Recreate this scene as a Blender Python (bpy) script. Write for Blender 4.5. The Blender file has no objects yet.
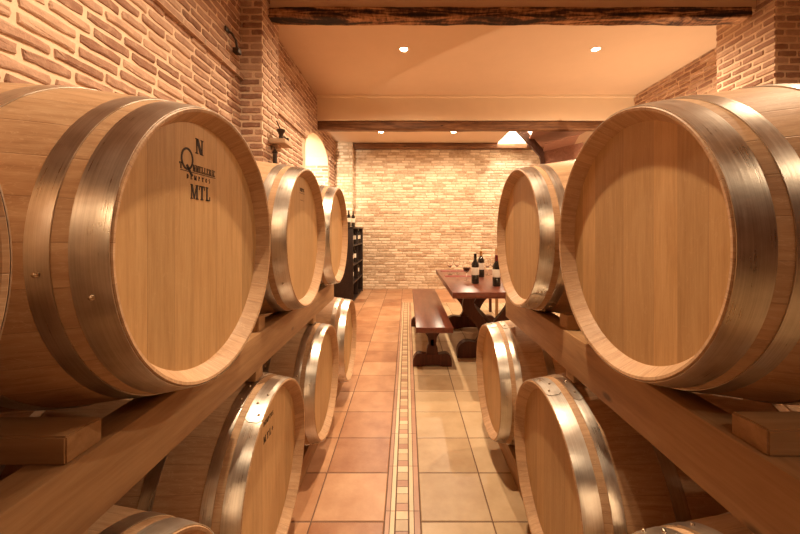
import bpy, bmesh, math, random
from mathutils import Vector, Matrix
random.seed(7)
PI = math.pi
H = 1.30                      # eye height; 'rel' heights are measured from the eye
SC = bpy.context.scene
COL = SC.collection
CEIL = H + 2.30
XL, XR, YB, YN = -1.55, 3.90, 7.70, -4.4

# ------------------------------------------------------------------ helpers
def link(o, parent=None):
    COL.objects.link(o)
    if parent is not None: o.parent = parent
    return o

def tag(o, label=None, cat=None, group=None, kind=None):
    if label: o['label'] = label
    if cat: o['category'] = cat
    if group: o['group'] = group
    if kind: o['kind'] = kind
    return o

def empty(name, loc, rz=0, label=None, cat=None, group=None):
    o = bpy.data.objects.new(name, None); link(o)
    o.empty_display_size = 0.1
    o.location = loc; o.rotation_euler = (0, 0, rz)
    return tag(o, label, cat, group)

def obj(name, bm, mats, parent=None, smooth=None, loc=None):
    me = bpy.data.meshes.new(name)
    bm.normal_update()
    if smooth is not None:
        for f in bm.faces: f.smooth = True
        for e in bm.edges:
            e.smooth = len(e.link_faces) == 2 and e.calc_face_angle(0) < math.radians(smooth)
    bm.to_mesh(me); bm.free()
    for m in (mats if isinstance(mats, (list, tuple)) else [mats]): me.materials.append(m)
    o = bpy.data.objects.new(name, me); link(o, parent)
    if loc: o.location = loc
    return o

def B(): return bmesh.new()

def box(bm, x0, x1, y0, y1, z0, z1, bev=0, mi=0):
    vs = [bm.verts.new((x, y, z)) for z in (z0, z1) for y in (y0, y1) for x in (x0, x1)]
    fs = [(0,2,3,1),(4,5,7,6),(0,1,5,4),(2,6,7,3),(0,4,6,2),(1,3,7,5)]
    F = [bm.faces.new([vs[i] for i in f]) for f in fs]
    for f in F: f.material_index = mi
    if bev:
        es = list({e for f in F for e in f.edges})
        bmesh.ops.bevel(bm, geom=es, offset=bev, segments=2, affect='EDGES', profile=0.5)
    return bm

def lathe(bm, prof, n=32, axis='Z', mi=0, c=(0,0,0)):
    rings = []
    for r, h in prof:
        ring = []
        if r < 1e-6:
            p = (h,0,0) if axis == 'X' else (0,0,h)
            ring = [bm.verts.new((p[0]+c[0], p[1]+c[1], p[2]+c[2]))]
        else:
            for i in range(n):
                a = 2*PI*i/n
                p = (h, r*math.cos(a), r*math.sin(a)) if axis == 'X' else (r*math.cos(a), r*math.sin(a), h)
                ring.append(bm.verts.new((p[0]+c[0], p[1]+c[1], p[2]+c[2])))
        rings.append(ring)
    for A, C in zip(rings, rings[1:]):
        for i in range(n):
            j = (i+1) % n
            if len(A) == 1 and len(C) == 1: continue
            if len(A) == 1: f = bm.faces.new([A[0], C[j], C[i]])
            elif len(C) == 1: f = bm.faces.new([A[i], A[j], C[0]])
            else: f = bm.faces.new([A[i], A[j], C[j], C[i]])
            f.material_index = mi
    bmesh.ops.recalc_face_normals(bm, faces=bm.faces[:])
    return bm

def tube(bm, pts, r, n=8, cap=True):
    rings = []
    pts = [Vector(p) for p in pts]
    for i, p in enumerate(pts):
        d = (pts[min(i+1, len(pts)-1)] - pts[max(i-1, 0)]).normalized()
        u = d.cross(Vector((0,0,1)))
        if u.length < 0.1: u = d.cross(Vector((1,0,0)))
        u.normalize(); v = d.cross(u)
        rr = r[i] if isinstance(r, (list, tuple)) else r
        rings.append([bm.verts.new(p + rr*(math.cos(2*PI*k/n)*u + math.sin(2*PI*k/n)*v)) for k in range(n)])
    for A, C in zip(rings, rings[1:]):
        for k in range(n):
            bm.faces.new([A[k], A[(k+1)%n], C[(k+1)%n], C[k]])
    if cap:
        bm.faces.new(rings[0][::-1]); bm.faces.new(rings[-1])
    bmesh.ops.recalc_face_normals(bm, faces=bm.faces[:])
    return bm

def prism(bm, pts, d, org, U, V):
    """outline pts (u,v) placed at org, extruded by vector d"""
    org, U, V, d = Vector(org), Vector(U), Vector(V), Vector(d)
    a = [bm.verts.new(org + U*u + V*v) for u, v in pts]
    b = [bm.verts.new(x.co + d) for x in a]
    n = len(a)
    bm.faces.new(a[::-1]); bm.faces.new(b)
    for i in range(n): bm.faces.new([a[i], a[(i+1)%n], b[(i+1)%n], b[i]])
    bmesh.ops.recalc_face_normals(bm, faces=bm.faces[:])
    return bm

# ------------------------------------------------------------------ materials
class N:
    def __init__(s, name):
        s.m = bpy.data.materials.new(name); s.m.use_nodes = True
        s.t = s.m.node_tree; s.t.nodes.clear()
        s.out = s.new('ShaderNodeOutputMaterial')
        s.b = s.new('ShaderNodeBsdfPrincipled')
        s.t.links.new(s.b.outputs[0], s.out.inputs[0])
    def new(s, ty, **k):
        n = s.t.nodes.new(ty)
        for a, v in k.items(): setattr(n, a, v)
        return n
    def put(s, inp, v):
        if isinstance(v, bpy.types.NodeSocket): s.t.links.new(v, inp)
        else: inp.default_value = v
    def set(s, **k):
        for a, v in k.items(): s.put(s.b.inputs[a.replace('_', ' ')], v)
    def math(s, op, a, b=0.0, c=0.0, clamp=False):
        n = s.new('ShaderNodeMath', operation=op); n.use_clamp = clamp
        s.put(n.inputs[0], a); s.put(n.inputs[1], b); s.put(n.inputs[2], c)
        return n.outputs[0]
    def mix(s, f, a, b, blend='MIX'):
        n = s.new('ShaderNodeMix', data_type='RGBA', blend_type=blend)
        s.put(n.inputs[0], f); s.put(n.inputs[6], a); s.put(n.inputs[7], b)
        return n.outputs[2]
    def ramp(s, f, stops):
        n = s.new('ShaderNodeValToRGB'); s.put(n.inputs[0], f)
        cr = n.color_ramp
        while len(cr.elements) < len(stops): cr.elements.new(0.5)
        for e, (p, c) in zip(cr.elements, stops):
            e.position = p; e.color = c if len(c) == 4 else (*c, 1)
        return n.outputs[0]
    def noise(s, vec, scale, detail=4, rough=0.55, dist=0.0):
        n = s.new('ShaderNodeTexNoise'); s.put(n.inputs['Vector'], vec)
        n.inputs['Scale'].default_value = scale; n.inputs['Detail'].default_value = detail
        n.inputs['Roughness'].default_value = rough; n.inputs['Distortion'].default_value = dist
        return n.outputs[0]
    def white(s, vec=None, w=None):
        n = s.new('ShaderNodeTexWhiteNoise', noise_dimensions='1D' if w is not None else '3D')
        if w is not None: s.put(n.inputs['W'], w)
        else: s.put(n.inputs['Vector'], vec)
        return n.outputs['Value']
    def obj(s): return s.new('ShaderNodeTexCoord').outputs['Object']
    def rnd(s): return s.new('ShaderNodeObjectInfo').outputs['Random']
    def attr(s, name): return s.new('ShaderNodeAttribute', attribute_name=name).outputs['Fac']
    def comb(s, x, y, z):
        n = s.new('ShaderNodeCombineXYZ'); s.put(n.inputs[0], x); s.put(n.inputs[1], y); s.put(n.inputs[2], z)
        return n.outputs[0]
    def sep(s, v):
        n = s.new('ShaderNodeSeparateXYZ'); s.put(n.inputs[0], v); return n.outputs
    def vmul(s, v, k):
        n = s.new('ShaderNodeVectorMath', operation='MULTIPLY'); s.put(n.inputs[0], v); n.inputs[1].default_value = k
        return n.outputs[0]
    def vadd(s, v, w):
        n = s.new('ShaderNodeVectorMath', operation='ADD'); s.put(n.inputs[0], v); s.put(n.inputs[1], w)
        return n.outputs[0]
    def bump(s, h, st=0.3, d=0.01, nrm=None):
        n = s.new('ShaderNodeBump'); s.put(n.inputs['Height'], h)
        n.inputs['Strength'].default_value = st; n.inputs['Distance'].default_value = d
        if nrm is not None: s.put(n.inputs['Normal'], nrm)
        s.put(s.b.inputs['Normal'], n.outputs[0]); return n.outputs[0]

def c4(r, g, b): return (r, g, b, 1)

def mat_plain(name, col, rough=0.6, metal=0.0, nscale=30, var=0.12, bump=0.15, **k):
    s = N(name); o = s.obj()
    n = s.noise(o, nscale, 5)
    f = s.math('MULTIPLY_ADD', n, 2*var, 1-var)
    c = s.new('ShaderNodeVectorMath', operation='SCALE'); c.inputs[0].default_value = col
    s.put(c.inputs['Scale'], f)
    s.set(Base_Color=c.outputs[0], Roughness=rough, Metallic=metal)
    if bump: s.bump(n, bump, 0.002)
    for a, v in k.items(): s.put(s.b.inputs[a.replace('_', ' ')], v)
    return s.m

def mat_stave():
    s = N('oak_staves'); o = s.obj(); x, y, z = s.sep(o)
    r = s.rnd()
    ang = s.math('ARCTAN2', z, y)
    t = s.math('MULTIPLY_ADD', ang, 30/(2*PI), 60.0)
    idx = s.math('FLOOR', t); fr = s.math('FRACT', t)
    w = s.white(s.comb(idx, s.math('MULTIPLY', r, 91.0), 3.0))
    # grain runs along the barrel
    gv = s.comb(s.math('MULTIPLY', x, 1.6), s.math('MULTIPLY_ADD', t, 0.9, s.math('MULTIPLY', w, 17.0)), s.math('MULTIPLY', r, 30.0))
    g = s.noise(gv, 6.0, 6, 0.62, 0.6)
    g2 = s.noise(s.comb(s.math('MULTIPLY', x, 5.0), s.math('MULTIPLY', t, 6.0), w), 6.0, 3, 0.6)
    fl = s.noise(s.comb(s.math('MULTIPLY', x, 9.0), s.math('MULTIPLY', t, 2.2), s.math('MULTIPLY', w, 40.0)), 1.7, 3, 0.5, 1.4)
    fleck = s.ramp(fl, [(0.485, (0,0,0)), (0.5, (1,1,1)), (0.515, (0,0,0))])
    base = s.ramp(s.math('MULTIPLY_ADD', g, 0.75, s.math('MULTIPLY', g2, 0.25)),
                  [(0.27, (0.38,0.20,0.095)), (0.5, (0.54,0.325,0.175)), (0.73, (0.64,0.425,0.25))])
    tone = s.math('MULTIPLY_ADD', w, 0.16, 0.86)
    v = s.new('ShaderNodeVectorMath', operation='SCALE'); s.put(v.inputs[0], base); s.put(v.inputs['Scale'], tone)
    c = s.mix(s.math('MULTIPLY', fleck, 0.28), v.outputs[0], c4(0.80,0.60,0.40))
    e = s.math('ABSOLUTE', s.math('SUBTRACT', fr, 0.5))
    line = s.ramp(e, [(0.480, (0,0,0)), (0.497, (1,1,1))])
    c = s.mix(s.math('MULTIPLY', line, 0.38), c, c4(0.20,0.10,0.05))
    s.set(Base_Color=c, Roughness=0.52, Specular_IOR_Level=0.35)
    h = s.math('SUBTRACT', s.math('MULTIPLY', g2, 0.35), line)
    s.bump(h, 0.35, 0.0015)
    return s.m

def mat_head():
    s = N('oak_head'); o = s.obj(); x, y, z = s.sep(o)
    r = s.rnd()
    wob = s.math('MULTIPLY_ADD', y, 11.0, s.math('MULTIPLY', r, 7.0))
    wob = s.math('ADD', wob, s.math('MULTIPLY', s.math('SINE', s.math('MULTIPLY_ADD', y, 17.0, s.math('MULTIPLY', r, 30.0))), 0.28))
    idx = s.math('FLOOR', wob); fr = s.math('FRACT', wob)
    w = s.white(s.comb(idx, s.math('MULTIPLY', r, 57.0), 1.0))
    gv = s.comb(s.math('MULTIPLY_ADD', y, 22.0, s.math('MULTIPLY', w, 23.0)), s.math('MULTIPLY', z, 1.4), s.math('MULTIPLY', r, 19.0))
    g = s.noise(gv, 3.0, 7, 0.62, 0.35)
    fine = s.noise(s.comb(s.math('MULTIPLY', y, 160.0), s.math('MULTIPLY', z, 9.0), w), 1.6, 3, 0.6)
    fl = s.noise(s.comb(s.math('MULTIPLY', y, 16.0), s.math('MULTIPLY', z, 8.0), s.math('MULTIPLY', w, 40.0)), 1.6, 2, 0.5, 1.8)
    fleck = s.ramp(fl, [(0.490, (0,0,0)), (0.5, (1,1,1)), (0.510, (0,0,0))])
    base = s.ramp(s.math('MULTIPLY_ADD', g, 0.6, s.math('MULTIPLY', fine, 0.4)),
                  [(0.25, (0.42,0.23,0.085)), (0.5, (0.545,0.33,0.145)), (0.75, (0.64,0.415,0.20))])
    v = s.new('ShaderNodeVectorMath', operation='SCALE'); s.put(v.inputs[0], base)
    s.put(v.inputs['Scale'], s.math('MULTIPLY_ADD', w, 0.30, 0.80))
    c = s.mix(s.math('MULTIPLY', fleck, 0.18), v.outputs[0], c4(0.72,0.50,0.30))
    e = s.math('ABSOLUTE', s.math('SUBTRACT', fr, 0.5))
    line = s.ramp(e, [(0.488, (0,0,0)), (0.498, (1,1,1))])
    c = s.mix(s.math('MULTIPLY', line, 0.4), c, c4(0.22,0.11,0.05))
    s.set(Base_Color=c, Roughness=0.5, Specular_IOR_Level=0.35)
    s.bump(s.math('SUBTRACT', s.math('MULTIPLY', fine, 0.4), line), 0.25, 0.001)
    return s.m

def mat_hoop():
    s = N('galvanised_hoop_steel'); o = s.obj(); x, y, z = s.sep(o)
    ang = s.math('ARCTAN2', z, y)
    rad = s.rnd()
    scr = s.noise(s.comb(s.math('MULTIPLY', x, 420.0), s.math('MULTIPLY', ang, 2.0), s.math('MULTIPLY', rad, 50.0)), 1.0, 3, 0.6)
    bl = s.noise(s.vadd(o, s.comb(rad, rad, rad)), 9.0, 5, 0.6)
    c = s.ramp(s.math('MULTIPLY_ADD', bl, 0.65, s.math('MULTIPLY', scr, 0.35)), [(0.3, (0.44,0.39,0.32)), (0.5, (0.66,0.60,0.52)), (0.72, (0.86,0.81,0.74))])
    ro = s.math('MULTIPLY_ADD', scr, 0.16, s.math('MULTIPLY_ADD', bl, 0.22, 0.13))
    s.set(Base_Color=c, Metallic=1.0, Roughness=ro)
    s.bump(s.math('MULTIPLY_ADD', bl, 2.0, scr), 0.12, 0.0012)
    return s.m

def mat_timber(name, lo, mid, hi, axis='Y', rough=0.6, scale=1.0, knots=True, spec=0.3, bump=0.3):
    s = N(name); o = s.obj(); x, y, z = s.sep(o)
    r = s.rnd()
    k = {'X': (0.9, 9, 9), 'Y': (9, 0.9, 9), 'Z': (9, 9, 0.9)}[axis]
    off = s.comb(s.math('MULTIPLY', r, 13.0), s.math('MULTIPLY', r, 7.0), 0.0)
    v = s.vadd(s.vmul(o, k), off)
    g = s.noise(v, 2.2*scale, 6, 0.6, 0.9)
    f = s.noise(s.vmul(v, (6,6,6)), 2.0*scale, 3, 0.6)
    c = s.ramp(s.math('MULTIPLY_ADD', g, 0.75, s.math('MULTIPLY', f, 0.25)), [(0.3, lo), (0.5, mid), (0.7, hi)])
    if knots:
        vo = s.new('ShaderNodeTexVoronoi'); kk = {'X': (1, 2.4, 2.4), 'Y': (2.4, 1, 2.4), 'Z': (2.4, 2.4, 1)}[axis]
        s.put(vo.inputs['Vector'], s.vadd(s.vmul(o, kk), off)); vo.inputs['Scale'].default_value = 2.6
        kn = s.ramp(vo.outputs['Distance'], [(0.05, (1,1,1)), (0.085, (0,0,0))])
        c = s.mix(s.math('MULTIPLY', kn, 0.75), c, (*[q*0.25 for q in lo[:3]], 1))
    s.set(Base_Color=c, Roughness=rough, Specular_IOR_Level=spec)
    s.bump(f, bump, 0.0015)
    return s.m

def mat_rustic():
    s = N('rough_hewn_beam'); o = s.obj()
    v = s.vmul(o, (0.9, 4, 12))
    n = s.noise(v, 2.0, 6, 0.62, 0.8)
    m = s.noise(s.vmul(o, (14, 5, 7)), 2.4, 4, 0.6, 0.3)
    c = s.ramp(s.math('MULTIPLY_ADD', n, 0.8, s.math('MULTIPLY', m, 0.2)),
               [(0.43, (0.018,0.008,0.004)), (0.49, (0.09,0.035,0.015)), (0.55, (0.30,0.14,0.06)), (0.66, (0.58,0.34,0.17))])
    s.set(Base_Color=c, Roughness=0.75, Specular_IOR_Level=0.25)
    s.bump(n, 0.9, 0.02)
    return s.m

def mat_brick(name, lo, mid, hi):
    s = N(name); o = s.obj(); t = s.attr('tone')
    n = s.noise(o, 16, 6, 0.65); f = s.noise(o, 90, 3, 0.6)
    k = s.math('MULTIPLY_ADD', t, 0.55, s.math('MULTIPLY_ADD', n, 0.6, -0.09))
    c = s.ramp(k, [(0.18, lo), (0.48, mid), (0.8, hi)])
    c = s.mix(s.math('MULTIPLY', s.ramp(n, [(0.56, (0,0,0)), (0.68, (1,1,1))]), 0.35), c, c4(hi[0]*1.1, hi[1]*1.1, hi[2]*1.1))
    s.set(Base_Color=c, Roughness=0.9, Specular_IOR_Level=0.15)
    s.bump(s.math('MULTIPLY_ADD', n, 2.0, f), 0.6, 0.006)
    return s.m

def mat_tile(name, lo, mid, hi, rough=0.34, spec=0.45):
    s = N(name); o = s.obj(); t = s.attr('tone')
    n = s.noise(o, 5.5, 6, 0.6); f = s.noise(o, 55, 4, 0.65)
    k = s.math('MULTIPLY_ADD', t, 0.35, s.math('MULTIPLY_ADD', n, 0.75, -0.05))
    c = s.ramp(k, [(0.22, lo), (0.5, mid), (0.78, hi)])
    s.set(Base_Color=c, Roughness=s.math('MULTIPLY_ADD', f, 0.2, rough-0.1), Specular_IOR_Level=spec)
    s.bump(s.math('MULTIPLY_ADD', n, 2.5, f), 0.18, 0.003)
    return s.m

def mat_emit(name, col, st):
    s = N(name); s.set(Base_Color=c4(0.8,0.8,0.8), Emission_Color=(*col, 1), Emission_Strength=st); return s.m

def mat_glass(name, col=(1,1,1), rough=0.0):
    s = N(name); s.set(Base_Color=(*col, 1), Roughness=rough, Transmission_Weight=1.0, IOR=1.45); return s.m

M_STAVE, M_HEAD, M_HOOP = mat_stave(), mat_head(), mat_hoop()
M_RIVET = mat_plain('rivet_steel', (0.62,0.50,0.36), 0.3, 1.0, bump=0)
M_INK = mat_plain('burnt_stamp_ink', (0.035,0.018,0.012), 0.7, bump=0)
M_PINE = mat_timber('rack_pine', (0.26,0.13,0.055), (0.37,0.205,0.092), (0.47,0.285,0.142))
M_PINEX = mat_timber('chock_pine', (0.28,0.145,0.06), (0.39,0.22,0.10), (0.49,0.30,0.15), axis='X')
M_BEAM = mat_rustic()
M_OLDBEAM = mat_timber('dark_ceiling_timber', (0.05,0.018,0.008), (0.16,0.07,0.03), (0.30,0.15,0.07), axis='X', bump=0.6)
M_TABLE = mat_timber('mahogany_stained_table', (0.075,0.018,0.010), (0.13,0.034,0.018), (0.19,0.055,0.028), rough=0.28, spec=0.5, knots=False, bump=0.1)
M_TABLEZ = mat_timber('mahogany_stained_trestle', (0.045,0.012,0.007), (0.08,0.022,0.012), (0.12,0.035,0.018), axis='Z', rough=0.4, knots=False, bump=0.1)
M_STAIR = mat_timber('red_brown_stair_timber', (0.20,0.085,0.055), (0.28,0.13,0.085), (0.35,0.17,0.115), axis='X', rough=0.45, knots=False, bump=0.1)
M_STAIRD = mat_timber('dark_stair_timber', (0.04,0.014,0.008), (0.07,0.025,0.014), (0.10,0.04,0.02), axis='Z', rough=0.5, knots=False, bump=0.1)
M_BLACKWOOD = mat_timber('black_stained_shelf', (0.012,0.006,0.004), (0.022,0.011,0.008), (0.035,0.018,0.012), axis='Y', rough=0.45, knots=False, bump=0.1)
M_PLASTER = mat_plain('warm_plaster', (0.62,0.44,0.295), 0.85, nscale=4, var=0.05, bump=0.1)
M_PLASTERB = mat_plain('cream_plaster', (0.76,0.60,0.42), 0.8, nscale=4, var=0.04, bump=0.1)
M_WHITE = mat_plain('white_plaster', (0.85,0.82,0.76), 0.85, nscale=4, var=0.03, bump=0.1)
M_BRICK = mat_brick('handmade_brick', (0.28,0.15,0.10), (0.43,0.265,0.185), (0.58,0.39,0.275))
M_MORTAR = mat_plain('sandy_mortar', (0.72,0.54,0.38), 0.95, nscale=45, var=0.18, bump=0.8)
M_BRICKB = mat_brick('pale_brick', (0.44,0.29,0.18), (0.70,0.55,0.39), (0.84,0.71,0.54))
M_MORTARB = mat_plain('pale_mortar', (0.55,0.40,0.26), 0.95, nscale=45, var=0.15, bump=0.8)
M_TERRA = mat_tile('terracotta_tile', (0.31,0.125,0.055), (0.46,0.235,0.12), (0.60,0.35,0.20))
M_BEIGE = mat_tile('sand_tile', (0.39,0.255,0.14), (0.53,0.38,0.225), (0.63,0.48,0.31))
M_GROUT = mat_plain('dark_grout', (0.16,0.09,0.055), 0.9, nscale=60)
M_PINK = mat_tile('pink_stone', (0.36,0.18,0.11), (0.45,0.24,0.15), (0.52,0.30,0.19))
M_CREAM = mat_tile('cream_stone', (0.60,0.44,0.26), (0.70,0.53,0.34), (0.76,0.60,0.41))
M_TAN = mat_tile('tan_stone', (0.42,0.29,0.17), (0.52,0.37,0.22), (0.58,0.43,0.27))
M_IRON = mat_plain('wrought_iron', (0.06,0.04,0.03), 0.5, 0.8, bump=0.5)
M_BOTTLE = mat_plain('dark_bottle_glass', (0.012,0.010,0.008), 0.08, bump=0, Specular_IOR_Level=0.7)
M_LABEL = mat_plain('paper_label', (0.80,0.72,0.60), 0.7, bump=0)
M_CAPS = mat_plain('red_foil_capsule', (0.16,0.02,0.02), 0.3, 0.4, bump=0)
M_GOLD = mat_plain('gold_foil_capsule', (0.75,0.55,0.25), 0.3, 1.0, bump=0)
M_GLASS = mat_glass('clear_glass')
M_WINE = mat_plain('red_wine', (0.05,0.004,0.006), 0.05, bump=0)
M_MAT = mat_plain('dark_red_paper', (0.20,0.025,0.018), 0.6, bump=0)
M_LAMPRIM = mat_plain('white_lamp_rim', (0.8,0.72,0.6), 0.4, bump=0)
M_STONE = mat_plain('rough_stone', (0.50,0.34,0.22), 0.9, nscale=25, var=0.25, bump=0.8)

# ------------------------------------------------------------------ brickwork as real relief
def lay(bm, org, U, V, Nn, W, Hh, bw=0.25, bh=0.086, gap=0.020, dep=0.016, mask=None, mi=1, jit=1.0, seed=1, bond=0.5):
    """bricks laid on the plane org + u*U + v*V, standing proud along Nn"""
    rnd = random.Random(seed)
    org, U, V, Nn = Vector(org), Vector(U), Vector(V), Vector(Nn)
    lay_t = bm.faces.layers.float.get('tone') or bm.faces.layers.float.new('tone')
    flip = U.cross(V).dot(Nn) < 0
    rows = int(Hh/bh + 0.5)
    for r in range(rows):
        v0 = r*bh; v1 = min(v0+bh, Hh)
        u = -(bw*bond if r % 2 else 0) + (rnd.uniform(-.03, .03)*jit if jit else 0)
        while u < W:
            w = bw*(1 + rnd.uniform(-.16, .16)*jit)
            a, b = max(u, 0), min(u+w, W); u += w
            if b-a < gap*2.2: continue
            if mask and not mask((a+b)/2, (v0+v1)/2, a, b, v0, v1): continue
            g = gap/2
            x0, x1, y0, y1 = a+g, b-g, v0+g, v1-g
            if a <= 0: x0 = a
            if b >= W: x1 = b
            j = lambda s: rnd.uniform(-s, s)*jit
            nx = 4; F4 = [k/nx for k in range(nx)]
            o8 = ([(x0+(x1-x0)*k, y0) for k in F4] + [(x1, y0), (x1, (y0+y1)/2)] + [(x1+(x0-x1)*k, y1) for k in F4] + [(x0, y1), (x0, (y0+y1)/2)])
            d = dep*(1+j(.35)); ins = min(0.007, (y1-y0)*.16)*(0.4+0.6*min(jit, 1))
            cx, cy = (x0+x1)/2, (y0+y1)/2
            R3 = [[], [], []]
            corner = (0, nx, nx+2, nx*2+2)
            for k, (p, q) in enumerate(o8):
                if 0 < p < W: p += j(.004)
                q += j(.0045)
                tx = 1 if p > cx+.6*(x1-cx) else -1 if p < cx-.6*(cx-x0) else 0
                ex = tx if k in corner or abs(q-cy) < .4*(y1-cy) else 0
                if p <= 0 or p >= W: ex = 0
                ty = 1 if q > cy+.4*(y1-cy) else -1 if q < cy-.4*(cy-y0) else 0
                rc = .35*ins if k in corner else 0
                for lv, (kk, hh) in enumerate(((0, 0), (.35, .72), (1.3, 1.0))):
                    pi = p - ex*(ins*kk + rc*1.5); qi = q - ty*(ins*kk + rc)
                    R3[lv].append(bm.verts.new(org + U*pi + V*qi + Nn*(d*hh+(j(.0025) if lv == 2 else 0))))
            t = rnd.random()
            def F(vs):
                f = bm.faces.new(vs[::-1] if flip else vs); f.material_index = mi; f[lay_t] = t
            n8 = len(o8)
            for lv in (0, 1):
                for k in range(n8):
                    F([R3[lv][k], R3[lv][(k+1)%n8], R3[lv+1][(k+1)%n8], R3[lv+1][k]])
            F(R3[2])

def quad(bm, pts, mi=0):
    f = bm.faces.new([bm.verts.new(p) for p in pts]); f.material_index = mi; return f

def structure(name, bm, mats, smooth=None):
    o = obj(name, bm, mats, None, smooth); o['kind'] = 'structure'; return o

# arch opening in the left wall
AY0, AY1, ASP, ARISE = 5.34, 6.86, H+1.27, 0.36
def arch_z(y):
    t = (y-(AY0+AY1)/2)/((AY1-AY0)/2)
    return ASP + ARISE*math.sqrt(max(0, 1-t*t))

# left wall -----------------------------------------------------------
bm = B()
T = 0.80
quad(bm, [(XL,YN,0),(XL,AY0,0),(XL,AY0,CEIL),(XL,YN,CEIL)])
quad(bm, [(XL,AY1,0),(XL,YB,0),(XL,YB,CEIL),(XL,AY1,CEIL)])
NS = 24
for i in range(NS):
    a, b = AY0+(AY1-AY0)*i/NS, AY0+(AY1-AY0)*(i+1)/NS
    quad(bm, [(XL,a,arch_z(a)),(XL,b,arch_z(b)),(XL,b,CEIL),(XL,a,CEIL)])
    quad(bm, [(XL,a,arch_z(a)),(XL-T,a,arch_z(a)),(XL-T,b,arch_z(b)),(XL,b,arch_z(b))])
quad(bm, [(XL,AY0,0),(XL-T,AY0,0),(XL-T,AY0,ASP),(XL,AY0,ASP)])
quad(bm, [(XL,AY1,0),(XL,AY1,ASP),(XL-T,AY1,ASP),(XL-T,AY1,0)])
def archmask(u, v, a, b, v0, v1):
    y0, y1 = YN+a, YN+b
    if y1 <= AY0+.02 or y0 >= AY1-.02: return True
    ya, yb = max(y0, AY0+1e-3), min(y1, AY1-1e-3)
    return v0 > max(arch_z(ya), arch_z(yb), arch_z((ya+yb)/2)) - .02
lay(bm, (XL,YN,0), (0,1,0), (0,0,1), (1,0,0), YB-YN, CEIL, bw=0.235, bh=0.066, gap=0.019, dep=0.011, mask=archmask, seed=3)
lay(bm, (XL,AY1,0), (-1,0,0), (0,0,1), (0,-1,0), T, ASP, bh=.066, seed=5)
structure('wall_left', bm, [M_MORTAR, M_BRICK])
bm = B()   # back of the arched recess
quad(bm, [(XL-T,AY0-.2,0),(XL-T,AY1+.2,0),(XL-T,AY1+.2,CEIL-.5),(XL-T,AY0-.2,CEIL-.5)])
lay(bm, (XL-T,AY0-.2,0), (0,1,0), (0,0,1), (1,0,0), AY1-AY0+.4, CEIL-.6, bw=0.25, bh=0.08, seed=6)
structure('wall_recess', bm, [M_MORTARB, M_BRICKB])
# projecting brick ledge
for i, (a, b) in enumerate(((YN, 3.25), (3.65, AY0-.02), (AY1+.02, 7.5))):
    bm = B()
    y = a
    while y < b-.05:
        w = min(0.26, b-y); box(bm, XL-.01, XL+.042, y+.004, y+w-.004, 2.69, 2.735, 0.004, 1); y += w
    ly = bm.faces.layers.float.new('tone')
    for f in bm.faces: f[ly] = random.random()*.6+.2
    structure('trim_%d' % (i+1), bm, [M_MORTAR, M_BRICK])
# brick piers
def pier(name, x0, x1, y0, y1, z1, faces, seed, mats):
    bm = B(); box(bm, x0, x1, y0, y1, 0, z1)
    kw = dict(bw=0.205, bh=0.066, gap=0.019, dep=0.009, jit=.6)
    if 'near' in faces: lay(bm, (x0,y0,0), (1,0,0), (0,0,1), (0,-1,0), x1-x0, z1, seed=seed, **kw)
    if 'far' in faces: lay(bm, (x0,y1,0), (1,0,0), (0,0,1), (0,1,0), x1-x0, z1, seed=seed, **kw)
    if 'right' in faces: lay(bm, (x1,y0,0), (0,1,0), (0,0,1), (1,0,0), y1-y0, z1, seed=seed+1, **kw)
    if 'left' in faces: lay(bm, (x0,y0,0), (0,1,0), (0,0,1), (-1,0,0), y1-y0, z1, seed=seed+1, **kw)
    structure(name, bm, mats)
pier('trim_4', XL, -1.346, 3.25, 3.65, CEIL, ('near','right','far'), 11, [M_MORTAR, M_BRICK])
pier('trim_5', XL, -1.17, 7.5, YB, H+1.89, ('near','right'), 13, [M_MORTARB, M_BRICKB])
pier('trim_6', 3.42, XR, 3.25, 3.86, CEIL, ('near','left','far'), 15, [M_MORTAR, M_BRICK])
# right wall
bm = B(); quad(bm, [(XR,YN,0),(XR,YN,CEIL),(XR,YB,CEIL),(XR,YB,0)])
lay(bm, (XR,YN,0), (0,1,0), (0,0,1), (-1,0,0), YB-YN, CEIL, bw=0.235, bh=0.066, gap=0.019, dep=0.011, seed=21)
structure('wall_right', bm, [M_MORTAR, M_BRICK])
# back wall
bm = B(); quad(bm, [(XL-T,YB,0),(XL-T,YB,CEIL+1.2),(XR,YB,CEIL+1.2),(XR,YB,0)])
lay(bm, (XL,YB,0), (1,0,0), (0,0,1), (0,-1,0), XR-XL, H+1.78, bw=0.225, bh=0.059, gap=0.013, dep=0.008, seed=31)
structure('wall_back', bm, [M_MORTARB, M_BRICKB])
# wall behind the camera
bm = B(); quad(bm, [(XL,YN,0),(XR,YN,0),(XR,YN,CEIL),(XL,YN,CEIL)])
structure('wall_front', bm, M_BRICK)

# ceiling -------------------------------------------------------------
bm = B()
box(bm, XL-T, XR+.1, YN-.1, 6.3, CEIL, CEIL+.12)                       # bays one and two
Z3 = H+1.89
SX0, SX1 = 1.97, 3.3                                                   # stairwell opening in bay three
box(bm, XL-T, SX0, 6.3, YB+.1, Z3, Z3+.12)
box(bm, SX1, XR+.1, 6.3, YB+.1, Z3, Z3+.12)
structure('ceiling', bm, M_PLASTER)
bm = B()                                                              # white walls of the stairwell
zt = CEIL+1.2
quad(bm, [(SX0,6.3,Z3),(SX0,YB,Z3),(SX0,YB,zt),(SX0,6.3,zt)])
quad(bm, [(SX1,6.3,Z3),(SX1,6.3,zt),(SX1,YB,zt),(SX1,YB,Z3)])
quad(bm, [(SX0,6.3,Z3+.4),(SX0,6.3,zt),(SX1,6.3,zt),(SX1,6.3,Z3+.4)])
quad(bm, [(SX0,YB-.004,Z3-.02),(SX1,YB-.004,Z3-.02),(SX1,YB-.004,zt),(SX0,YB-.004,zt)])
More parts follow.
